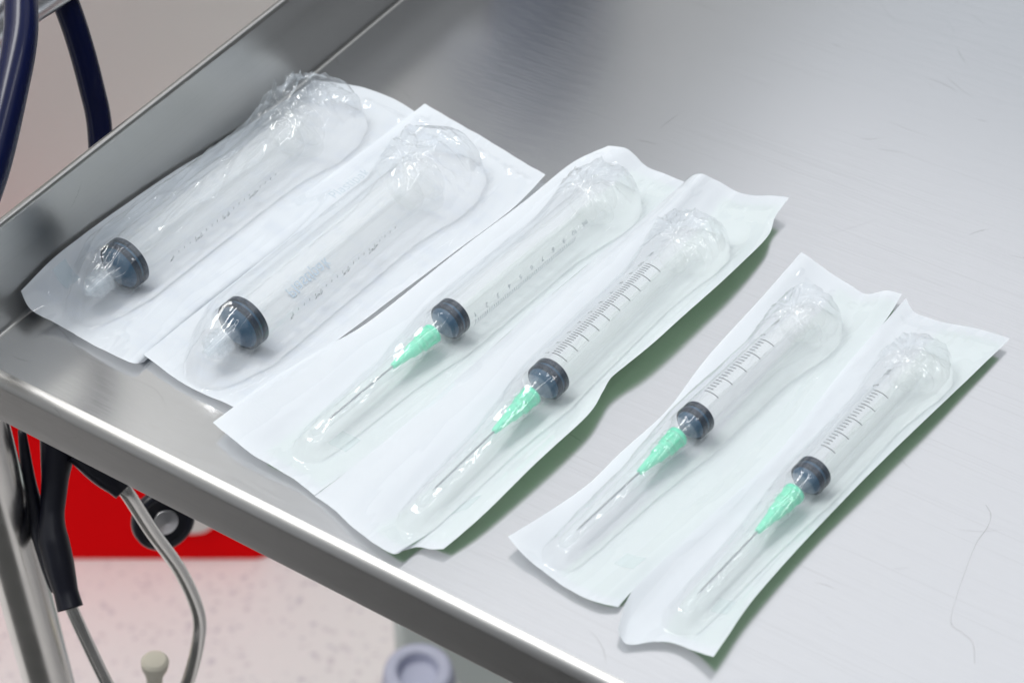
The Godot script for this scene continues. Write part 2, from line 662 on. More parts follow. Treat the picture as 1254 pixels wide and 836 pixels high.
# ------------------------------------------------------------------ background
func background_things() -> void:
	# chest piece lying against the red bin side, seen below the front lip
	var c := thing("instrument_head", "round black rimmed instrument head with pale disc hanging below the trolley", "instrument", mm(-177, -187, -67))
	c.rotation = Vector3(deg_to_rad(66), 0, deg_to_rad(-28))
	c.scale = Vector3.ONE * 0.8
	put("rim", lathe_y([Vector2(0.0, -0.006), Vector2(0.016, -0.006), Vector2(0.0205, -0.003), Vector2(0.0205, 0.004), Vector2(0.0165, 0.006), Vector2(0.0150, 0.004), Vector2(0.0, 0.004)], 40), mats["black rubber"], c)
	put("disc", lathe_y([Vector2(0.0, 0.0045), Vector2(0.008, 0.0045), Vector2(0.0085, 0.0065), Vector2(0.0, 0.0075)], 32), mats["satin bar"], c)
	var bin := thing("red_bin", "red plastic waste bin standing on the speckled floor", "bin", Vector3(-0.372, FLOOR_Y, -0.675))
	put("body", round_box(Vector3(0.30, 0.19, 0.15), 0.018), mats["red plastic"], bin)
	var lid := round_box(Vector3(0.312, 0.025, 0.162), 0.012)
	put("lid", lid, mats["red plastic"], bin).position = Vector3(0, 0.191, 0)
	var lab := put("round_label", lathe_y([Vector2(0.0, 0.0), Vector2(0.023, 0.0), Vector2(0.024, 0.002), Vector2(0.023, 0.004), Vector2(0.0, 0.004)], 32), mats["white plastic"], bin)
	lab.rotation = Vector3(PI / 2, 0, 0)
	lab.position = Vector3(0.078, 0.066, 0.0755)
	var box := thing("storage_box", "pale grey green plastic storage box on the floor behind the capped bottle", "box", Vector3(0.06, FLOOR_Y, -0.55))
	put("body", round_box(Vector3(0.32, 0.16, 0.24), 0.012), mats["grey green plastic"], box)
	var bot := thing("capped_bottle", "pale round bottle with lavender ring cap below the front edge", "bottle", Vector3(-0.0715, FLOOR_Y, -0.3190))
	put("body", lathe_y([Vector2(0, 0.0), Vector2(0.05, 0.0), Vector2(0.056, 0.006), Vector2(0.056, 0.11), Vector2(0.052, 0.13), Vector2(0.040, 0.152), Vector2(0.024, 0.164), Vector2(0.022, 0.178), Vector2(0.0, 0.178)], 48), mats["pale bottle"], bot)
	put("cap", lathe_y([Vector2(0.0265, 0.166), Vector2(0.0285, 0.168), Vector2(0.0285, 0.190), Vector2(0.0265, 0.2035), Vector2(0.0235, 0.2065), Vector2(0.0175, 0.2065), Vector2(0.0155, 0.204), Vector2(0.0150, 0.194), Vector2(0.0, 0.194)], 48), mats["lavender cap"], bot)
	var cyl := thing("gas_cylinder", "navy blue gas cylinder beyond the upstand, mirrored in the steel at top centre", "cylinder", Vector3(0.012, FLOOR_Y, -0.87))
	put("body", lathe_y([Vector2(0, 0), Vector2(0.072, 0), Vector2(0.080, 0.01), Vector2(0.080, 1.27), Vector2(0.075, 1.33), Vector2(0.055, 1.38), Vector2(0.026, 1.40), Vector2(0.015, 1.41), Vector2(0.015, 1.44), Vector2(0, 1.44)], 40), mats["navy paint"], cyl)
	put("valve", lathe_y([Vector2(0, 1.441), Vector2(0.011, 1.441), Vector2(0.011, 1.46), Vector2(0.022, 1.462), Vector2(0.022, 1.48), Vector2(0, 1.48)], 24), mats["chrome"], cyl)



# ------------------------------------------------------------------ packs
class Pack:
	var edges := {}
	var at := Vector3.ZERO     # piston end of the syringe on the table, mm
	var dir := Vector3.RIGHT   # towards the flange
	var across := Vector3.BACK
	var prof := []             # rows of [t, half width, height] in mm
	var tab := PackedVector2Array()
	var t0 := 0.0
	var t1 := 0.0
	var crumple := 1.0
	var along_crumple := 0.1
	var flange := 90.0
	var seam := 0.0
	var seed_at := 0.0


func edge_at(pts: PackedVector3Array, cum: PackedFloat32Array, t: float) -> Vector3:
	var want := t * cum[-1]
	var lo := 0
	var hi := cum.size() - 1
	while hi - lo > 1:
		var mid := (lo + hi) / 2
		if cum[mid] <= want:
			lo = mid
		else:
			hi = mid
	return pts[lo].lerp(pts[hi], clampf((want - cum[lo]) / maxf(cum[hi] - cum[lo], 1e-6), 0, 1))


func resample(raw: Array, n: int) -> PackedVector3Array:
	var v := []
	for p in raw:
		v.append(Vector3(p[0], p[1], p[2]))
	var fine := smooth_path(v, 10)
	var cum := PackedFloat32Array([0.0])
	for k in range(1, fine.size()):
		cum.append(cum[-1] + fine[k].distance_to(fine[k - 1]))
	var out := PackedVector3Array()
	for k in n:
		out.append(edge_at(fine, cum, k / float(n - 1)))
	return out


func table_of(pk: Pack) -> void:
	pk.t0 = pk.prof[0][0]
	pk.t1 = pk.prof[-1][0]
	var n := 260
	var raw := PackedVector2Array()
	for k in n:
		var t := lerpf(pk.t0, pk.t1, k / float(n - 1))
		var j := 0
		while j < pk.prof.size() - 2 and t > pk.prof[j + 1][0]:
			j += 1
		var f := smoothstep(0.0, 1.0, (t - pk.prof[j][0]) / (pk.prof[j + 1][0] - pk.prof[j][0]))
		raw.append(Vector2(lerpf(pk.prof[j][1], pk.prof[j + 1][1], f), lerpf(pk.prof[j][2], pk.prof[j + 1][2], f)))
	for pass_ in 2:
		var b := raw.duplicate()
		for k in range(3, n - 3):
			var s := Vector2.ZERO
			for q in range(-3, 4):
				s += raw[k + q]
			b[k] = s / 7.0
		raw = b
	pk.tab = raw


func paper_y(pk: Pack, p: Vector3) -> float:
	# p: the point as the outline alone gives it (mm). Flattened where the syringe weighs it down.
	var rel := Vector3(p.x - pk.at.x, 0, p.z - pk.at.z)
	var t := rel.dot(pk.dir)
	var x := rel.dot(pk.across)
	var along := smoothstep(pk.t0 - 14.0, pk.t0 + 12.0, t) * (1.0 - smoothstep(pk.t1 - 8.0, pk.t1 + 12.0, t))
	var press := along * (1.0 - smoothstep(3.0, 22.0, absf(x)))
	var y := lerpf(p.y, 0.7, press)
	var ripple := noise_a.get_noise_2d(t * 0.018 + pk.seed_at, x * 0.09) * 0.26 + noise_a.get_noise_2d(t * 0.05, x * 0.2 + pk.seed_at) * 0.06
	return maxf(y + ripple * (1.0 - press * 0.6), 0.35)


func crease(a: float) -> float:
	var r := 1.0 - absf(a)
	return r * r * r


func film_y(pk: Pack, p: Vector3, base: float, u: float, v: float) -> float:
	var rel := Vector3(p.x - pk.at.x, 0, p.z - pk.at.z)
	var t := rel.dot(pk.dir)
	var x := rel.dot(pk.across)
	var y := base + 0.16
	# welded seam near the flange end: a row of little pillows
	if pk.seam > 0.0 and v > 0.9:
		var d := (v - 0.955) / 0.010
		y += pk.seam * exp(-d * d) * smoothstep(0.02, 0.08, u) * smoothstep(0.98, 0.9, u) * (0.45 + 0.55 * maxf(0.0, noise_a.get_noise_2d(u * 9.0 + pk.seed_at, 3.0) * 2.0))
	if t < pk.t0 - 1.0 or t > pk.t1 + 1.0:
		return y
	var f := clampf((t - pk.t0) / (pk.t1 - pk.t0), 0.0, 1.0) * (pk.tab.size() - 1)
	var k := int(f)
	var e: Vector2 = pk.tab[k].lerp(pk.tab[mini(k + 1, pk.tab.size() - 1)], f - k)
	var s := absf(x) / e.x
	var end_round := sqrt(clampf((t - pk.t0) / 5.0, 0, 1)) * sqrt(clampf((pk.t1 - t) / 5.0, 0, 1))
	var q := pk.seed_at
	# tension folds on the flanks outside the blister
	if s >= 1.0:
		var out := exp(-(s - 1.0) * 3.5)
		var fold := crease(noise_a.get_noise_2d(t * 0.02 + q, x * 0.22 + q))
		return y + end_round * out * (0.28 * fold + 0.2)
	var dome := e.y * pow(1.0 - pow(s, 2.4), 0.55) * end_round
	var inside := smoothstep(1.0, 0.80, s)
	# crumpled plastic: strong where the film is gathered over the flange, weak along the tight barrel
	var at_flange := exp(-pow((t - (pk.flange + 8.0)) / 17.0, 2.0))
	var at_tip := exp(-pow((t + 9.0) / 7.0, 2.0))
	var at_needle := smoothstep(-14.0, -30.0, t)
	var wob := noise_a.get_noise_2d(t * 0.06 + q, x * 0.06) * 3.5
	var c1 := absf(noise_a.get_noise_2d(t * 0.034 + q, (x + wob) * 0.055))
	var c2 := absf(noise_a.get_noise_2d((t * 0.8 + x) * 0.055 - q, (x * 0.8 - t) * 0.055 + q))
	var c3 := absf(noise_a.get_noise_2d((t - x) * 0.10 + q * 3.0, (x + t * 0.6) * 0.10))
	var fan := crease(noise_a.get_noise_2d(t * 0.045 + q * 2.0, (x + wob) * 0.17))
	var fine := absf(noise_b.get_noise_2d((t - wob) * 0.16 + q, (x + wob) * 0.24 + q))
	var crum := 2.2 * c1 - 2.2 * c2 + 0.9 * c3 + 0.7 * fan
	# wrinkles that run out from the thumb rest, and long ones that follow the barrel
	var ang := atan2(x, t - pk.flange + 6.0)
	var rad := sqrt(x * x + (t - pk.flange + 6.0) * (t - pk.flange + 6.0))
	var ray := 1.2 * pow(crease(noise_a.get_noise_2d(ang * 1.1 + q, rad * 0.035 + q)), 2.2) + 0.8 * pow(crease(noise_a.get_noise_2d(ang * 2.3 - q, rad * 0.05)), 2.0)
	var cell := -minf(noise_cell.get_noise_2d(t / 18.0 + wob * 0.06 + q, x / 10.0 - wob * 0.08 + q) + 1.0, 0.42)
	crum = lerpf(0.45 * crum + 0.9 * cell + 0.25, 0.25 * crum + 1.5 * ray + 1.1 * cell + 0.30, clampf(at_flange * 1.4, 0, 1))
	var streak := crease(noise_a.get_noise_2d(t * 0.022 - q, (x + t * 0.12) * 0.13 + q)) + 0.5 * absf(noise_a.get_noise_2d(t * 0.05 + q, x * 0.16))
	var long_fold := crease(noise_a.get_noise_2d(t * 0.013 + q, x * 0.20 - q))
	var amp := pk.crumple * (1.6 * at_flange + 0.42 * at_tip + 0.34 * at_needle) + 0.3 * pk.along_crumple
	return y + dome + inside * end_round * (amp * (crum - 0.15) + 2.6 * pk.along_crumple * (streak - 0.3) + 0.22 * long_fold)


func build_pack(pk: Pack, root: Node3D, nu: int, nv: int, ink: Material, ghost: Material, ink_spots: Array, ghost_spots: Array, ghost_text: Array) -> void:
	var L := resample(pk.edges.left, nv)
	var R := resample(pk.edges.right, nv)
	var B := resample(pk.edges.bottom, nu)
	var T := resample(pk.edges.top, nu)
	var c := root.position / MM
	table_of(pk)
	var flat := PackedVector3Array()
	var paper := PackedVector3Array()
	var film := PackedVector3Array()
	flat.resize(nu * nv)
	paper.resize(nu * nv)
	film.resize(nu * nv)
	for j in nv:
		var v := j / float(nv - 1)
		for i in nu:
			var u := i / float(nu - 1)
			var p: Vector3 = L[j].lerp(R[j], u) + B[i].lerp(T[i], v) - B[0].lerp(B[nu - 1], u).lerp(T[0].lerp(T[nu - 1], u), v)
			# edge height dies away inwards, so that a curl stays near its edge
			var y := paper_y(pk, p)
			var k := j * nu + i
			flat[k] = Vector3(p.x, y, p.z) - c
			paper[k] = flat[k] * MM
			film[k] = (Vector3(p.x, film_y(pk, p, y, u, v), p.z) - c) * MM
	# the paper backing keeps every third row
	var pu := PackedVector3Array()
	var su := 2
	var nu2 := (nu - 1) / su + 1
	var nv2 := (nv - 1) / su + 1
	for j in nv2:
		for i in nu2:
			pu.append(paper[j * su * nu + i * su])
	var back := put("paper_backing", grid_mesh(pu, nu2, nv2), mats["paper"], root)
	put("clear_film", grid_mesh(film, nu, nv), mats["film"], root)
	# print on the underside
	var surf := func(u: float, v: float, lift: float) -> Vector3:
		var fu := clampf(u, 0, 1) * (nu - 1)
		var fv := clampf(v, 0, 1) * (nv - 1)
		var i := mini(int(fu), nu - 2)
		var j := mini(int(fv), nv - 2)
		var q := flat[j * nu + i].lerp(flat[j * nu + i + 1], fu - i).lerp(flat[(j + 1) * nu + i].lerp(flat[(j + 1) * nu + i + 1], fu - i), fv - j)
		return (q + Vector3(0, lift, 0)) * MM
	if ink_spots.size():
		put("underside_print", patches(ink_spots, surf, -0.14), ink, back)
	if ghost_spots.size():
		put("show_through_print", patches(ghost_spots, surf, 0.05), ghost, back)
	for g in ghost_text:
		# [text, u, v, size in mm, mirrored]
		var tm := TextMesh.new()
		tm.text = g[0]
		tm.font = font
		tm.font_size = 32
		tm.pixel_size = 1.0
		tm.depth = 0.0
		tm.curve_step = 2.0
		var sc: float = g[3] / 24.0
		var du := 1.0 / L[nv / 2].distance_to(R[nv / 2])
		var dv := 1.0 / B[nu / 2].distance_to(T[nu / 2])
		var side: float = g[4]
		put("show_through_lettering", bent(tm, func(q: Vector3) -> Vector3:
			return surf.call(g[1] + q.y * sc * du * side, g[2] + q.x * sc * dv, 0.05)), ghost, back)


func patches(spots: Array, surf: Callable, lift: float) -> ArrayMesh:
	# every spot: [u0, v0, u1, v1] in shares of the pack
	var st := SurfaceTool.new()
	st.begin(Mesh.PRIMITIVE_TRIANGLES)
	for s in spots:
		var nx := 3 + int(absf(s[2] - s[0]) * 26)
		var ny := 3 + int(absf(s[3] - s[1]) * 80)
		var pos := PackedVector3Array()
		for j in ny:
			for i in nx:
				pos.append(surf.call(lerpf(s[0], s[2], i / float(nx - 1)), lerpf(s[1], s[3], j / float(ny - 1)), lift))
		st.append_from(grid_mesh(pos, nx, ny), 0, Transform3D())
	return st.commit()


func bent(tm: PrimitiveMesh, where: Callable) -> ArrayMesh:
	var arr := tm.get_mesh_arrays()
	var v: PackedVector3Array = arr[Mesh.ARRAY_VERTEX]
	var out := PackedVector3Array()
	for p in v:
		out.append(where.call(p))
	var a := []
	a.resize(Mesh.ARRAY_MAX)
	a[Mesh.ARRAY_VERTEX] = out
	var nor := PackedVector3Array()
	nor.resize(out.size())
	nor.fill(Vector3.UP)
	var idx: PackedInt32Array = arr[Mesh.ARRAY_INDEX] if arr[Mesh.ARRAY_INDEX] != null else PackedInt32Array(range(out.size()))
	for k in range(0, idx.size(), 3):
		var n := (out[idx[k + 2]] - out[idx[k]]).cross(out[idx[k + 1]] - out[idx[k]]).normalized()
		for q in 3:
			nor[idx[k + q]] = n
	a[Mesh.ARRAY_NORMAL] = nor
	a[Mesh.ARRAY_INDEX] = idx
	var m := ArrayMesh.new()
	m.add_surface_from_arrays(Mesh.PRIMITIVE_TRIANGLES, a)
	return m


# ------------------------------------------------------------------ syringes
func arc_strip(st: SurfaceTool, t: float, w: float, r: float, ya: float, f0: float, f1: float) -> void:
	var n := 6
	var pos := PackedVector3Array()
	for j in 2:
		for i in n:
			var f := deg_to_rad(lerpf(f0, f1, i / float(n - 1)))
			pos.append(Vector3(t + (j - 0.5) * w, ya + cos(f) * r, sin(f) * r) * MM)
	st.append_from(grid_mesh(pos, n, 2), 0, Transform3D())


func letters(text: String, size: float, t: float, turn: float, r: float, ya: float, upside := 1.0) -> ArrayMesh:
	# lettering wrapped round the barrel: reads along the axis
	var tm := TextMesh.new()
	tm.text = text
	tm.font = font
	tm.font_size = 32
	tm.pixel_size = 1.0
	tm.depth = 0.0
	tm.curve_step = 2.0
	var sc := size / 24.0
	return bent(tm, func(q: Vector3) -> Vector3:
		var f := deg_to_rad(turn) - q.y * sc / r * upside
		return Vector3(t + q.x * sc * upside, ya + cos(f) * r, sin(f) * r) * MM)


func make_syringe(o: Node3D, r: float, barrel_len: float, needle: bool, roll: float, scale_: Dictionary) -> void:
	var ya := r + 1.2
	var bl := barrel_len
	# barrel with shoulder, luer and finger flange
	var prof := [Vector2(-9.0, 1.9), Vector2(-3.6, 2.2), Vector2(-3.4, r * 0.52), Vector2(-2.2, r * 0.62), Vector2(-0.6, r * 0.93), Vector2(0.3, r), Vector2(bl - 1.2, r), Vector2(bl, r + 0.5)]
	if not needle:
		prof = [Vector2(-3.0, r * 0.40), Vector2(-2.2, r * 0.80), Vector2(-0.6, r * 0.95), Vector2(0.3, r), Vector2(bl - 1.2, r), Vector2(bl, r + 0.5)]
	put("barrel", lathe_x(prof, ya, 56), mats["barrel"], o)
	# finger flange: two flat ears lying level
	put("finger_flange", lathe_x([Vector2(bl, r + 0.2), Vector2(bl, r * 1.42), Vector2(bl + 0.5, r * 1.5), Vector2(bl + 1.4, r * 1.5), Vector2(bl + 1.9, r * 1.42), Vector2(bl + 1.9, r * 0.96)], ya, 48, true, 1.06, 0.70), mats["flange plastic"], o)
	# piston: ringed rubber seal with a blunt cone
	var pr := r - 0.55
	var ps := put("piston", lathe_x([Vector2(0.2, 0.1), Vector2(0.3, pr * 0.42), Vector2(2.6, pr * 0.80), Vector2(4.0, pr * 0.92), Vector2(9.6, pr * 0.92), Vector2(10.4, pr * 0.9), Vector2(10.9, pr * 0.5), Vector2(10.9, 0.1)], ya, 48), mats["piston rubber"], o)
	for x in [5.0, 8.9]:
		put("seal_ring", lathe_x([Vector2(x - 1.35, pr * 0.90), Vector2(x - 0.95, pr + 0.25), Vector2(x + 0.95, pr + 0.25), Vector2(x + 1.35, pr * 0.90)], ya, 48), mats["piston ridge"], ps)
	# plunger rod of crossed ribs, with thumb rest
	var st := SurfaceTool.new()
	st.begin(Mesh.PRIMITIVE_TRIANGLES)
	var rod := bl + 9.0
	for a in [0.0, PI / 2]:
		var b := BoxMesh.new()
		b.size = Vector3(rod - 9.0, 1.1 if a == 0.0 else 1.2, (r - 1.6) * 1.7) * MM
		st.append_from(b, 0, Transform3D(Basis(Vector3.RIGHT, a + 0.5), Vector3((rod + 9.0) / 2, ya, 0) * MM))
	for x in [9.6, rod - 12.0]:
		st.append_from(lathe_x([Vector2(x - 0.6, 0.1), Vector2(x - 0.6, r - 1.4), Vector2(x + 0.6, r - 1.4), Vector2(x + 0.6, 0.1)], ya, 32), 0, Transform3D())
	var pl := commit("plunger_rod", st, mats["rod plastic"], o)
	put("thumb_rest", lathe_x([Vector2(rod, 0.1), Vector2(rod, r * 0.98), Vector2(rod + 0.4, r * 1.02), Vector2(rod + 1.3, r * 1.02), Vector2(rod + 1.8, r * 0.96), Vector2(rod + 1.8, 0.1)], ya, 44), mats["rod plastic"], pl)
	# printed scale
	var sc := SurfaceTool.new()
	sc.begin(Mesh.PRIMITIVE_TRIANGLES)
	var rs := r + 0.06
	var ink_: Material = mats["faint print" if scale_.get("faint", false) else "black print"]
	var n: int = scale_.majors
	var gap: float = scale_.gap
	var first: float = scale_.first
	var minors: int = scale_.minors
	if minors > 0:
		for k in n:
			arc_strip(sc, first + k * gap, 0.40, rs, ya, roll - 21.0, roll + 32.0)
			if k < n - 1:
				for q in range(1, minors):
					arc_strip(sc, first + (k + q / float(minors)) * gap, 0.36, rs, ya, roll - 21.0, roll + 2.0)
	else:
		for k in n:
			for q in 5:
				arc_strip(sc, first + (k + q / 5.0) * gap, 0.24, rs, ya, roll - 18.0, roll - (10.0 if q else 4.0))
	var brl := o.get_node("barrel")
	commit("scale_marks", sc, ink_, brl)
	for k in scale_.numbers.size():
		var num: String = scale_.numbers[k]
		put("scale_number", letters(num, scale_.size, first + (scale_.start + k) * gap, roll + scale_.offset, rs, ya, -1.0), ink_, brl)
	if scale_.has("brand"):
		put("barrel_lettering", letters(scale_.brand, scale_.brand_size, bl * 0.45, scale_.brand_turn, rs, ya, 1.0), mats["blue print"], brl)
	if needle:
		var cap := put("needle_cap", lathe_x([Vector2(-7.2, 5.1), Vector2(-7.6, 5.3), Vector2(-9.4, 5.3), Vector2(-9.8, 4.7), Vector2(-19.0, 4.35), Vector2(-20.0, 4.0), Vector2(-27.0, 3.5), Vector2(-45.0, 3.1), Vector2(-72.0, 2.6), Vector2(-75.5, 2.2), Vector2(-77.0, 1.2), Vector2(-77.3, 0.05)], ya, 36), mats["cap plastic"], o)
		for x in [-12.5, -16.0]:
			put("cap_ring", lathe_x([Vector2(x - 0.6, 4.5), Vector2(x - 0.3, 5.0), Vector2(x + 0.3, 5.0), Vector2(x + 0.6, 4.5)], ya, 36), mats["cap plastic"], cap)
		put("barrel_nose", lathe_x([Vector2(-5.2, 3.2), Vector2(-5.0, 4.9), Vector2(-3.6, 5.2), Vector2(-2.2, 5.8), Vector2(-0.8, r * 0.88)], ya, 40), mats["collar plastic"], o)
		var hubm := put("needle_hub", lathe_x([Vector2(-4.2, 2.8), Vector2(-4.4, 4.35), Vector2(-6.4, 4.35), Vector2(-6.7, 3.75), Vector2(-12.5, 3.55), Vector2(-13.2, 3.2), Vector2(-18.5, 2.9), Vector2(-19.3, 2.3), Vector2(-27.5, 1.45), Vector2(-29.4, 1.2), Vector2(-29.8, 0.1)], ya, 40), mats["hub plastic"], o)
		var ribs := SurfaceTool.new()
		ribs.begin(Mesh.PRIMITIVE_TRIANGLES)
		for k in 8:
			var rib := BoxMesh.new()
			rib.size = Vector3(5.4, 0.55, 0.5) * MM
			ribs.append_from(rib, 0, Transform3D(Basis(Vector3.RIGHT, TAU * k / 8.0), Vector3.ZERO) * Transform3D(Basis(), Vector3(-9.6, 0, 3.75) * MM))
		commit("hub_ribs", ribs, mats["hub plastic"], hubm).position = Vector3(0, ya, 0) * MM
		put("needle", lathe_x([Vector2(-29.0, 0.42), Vector2(-66.0, 0.42), Vector2(-68.5, 0.02)], ya, 14), mats["needle steel"], o)
	else:
		var col := put("luer_collar", lathe_x([Vector2(-1.5, 6.2), Vector2(-3.0, 5.5), Vector2(-12.4, 5.0), Vector2(-13.0, 4.7), Vector2(-13.0, 3.9), Vector2(-4.0, 4.2)], ya, 40), mats["collar plastic"], o)
		for x in [-5.5, -8.5, -11.5]:
			put("collar_thread", lathe_x([Vector2(x - 0.6, 5.2), Vector2(x - 0.2, 5.75), Vector2(x + 0.2, 5.75), Vector2(x + 0.6, 5.2)], ya, 40), mats["collar plastic"], col)
		put("luer_tip", lathe_x([Vector2(-1.4, 2.5), Vector2(-15.6, 2.0), Vector2(-16.2, 1.7), Vector2(-16.2, 1.2), Vector2(-4.0, 1.2)], ya, 28), mats["collar plastic"], o)


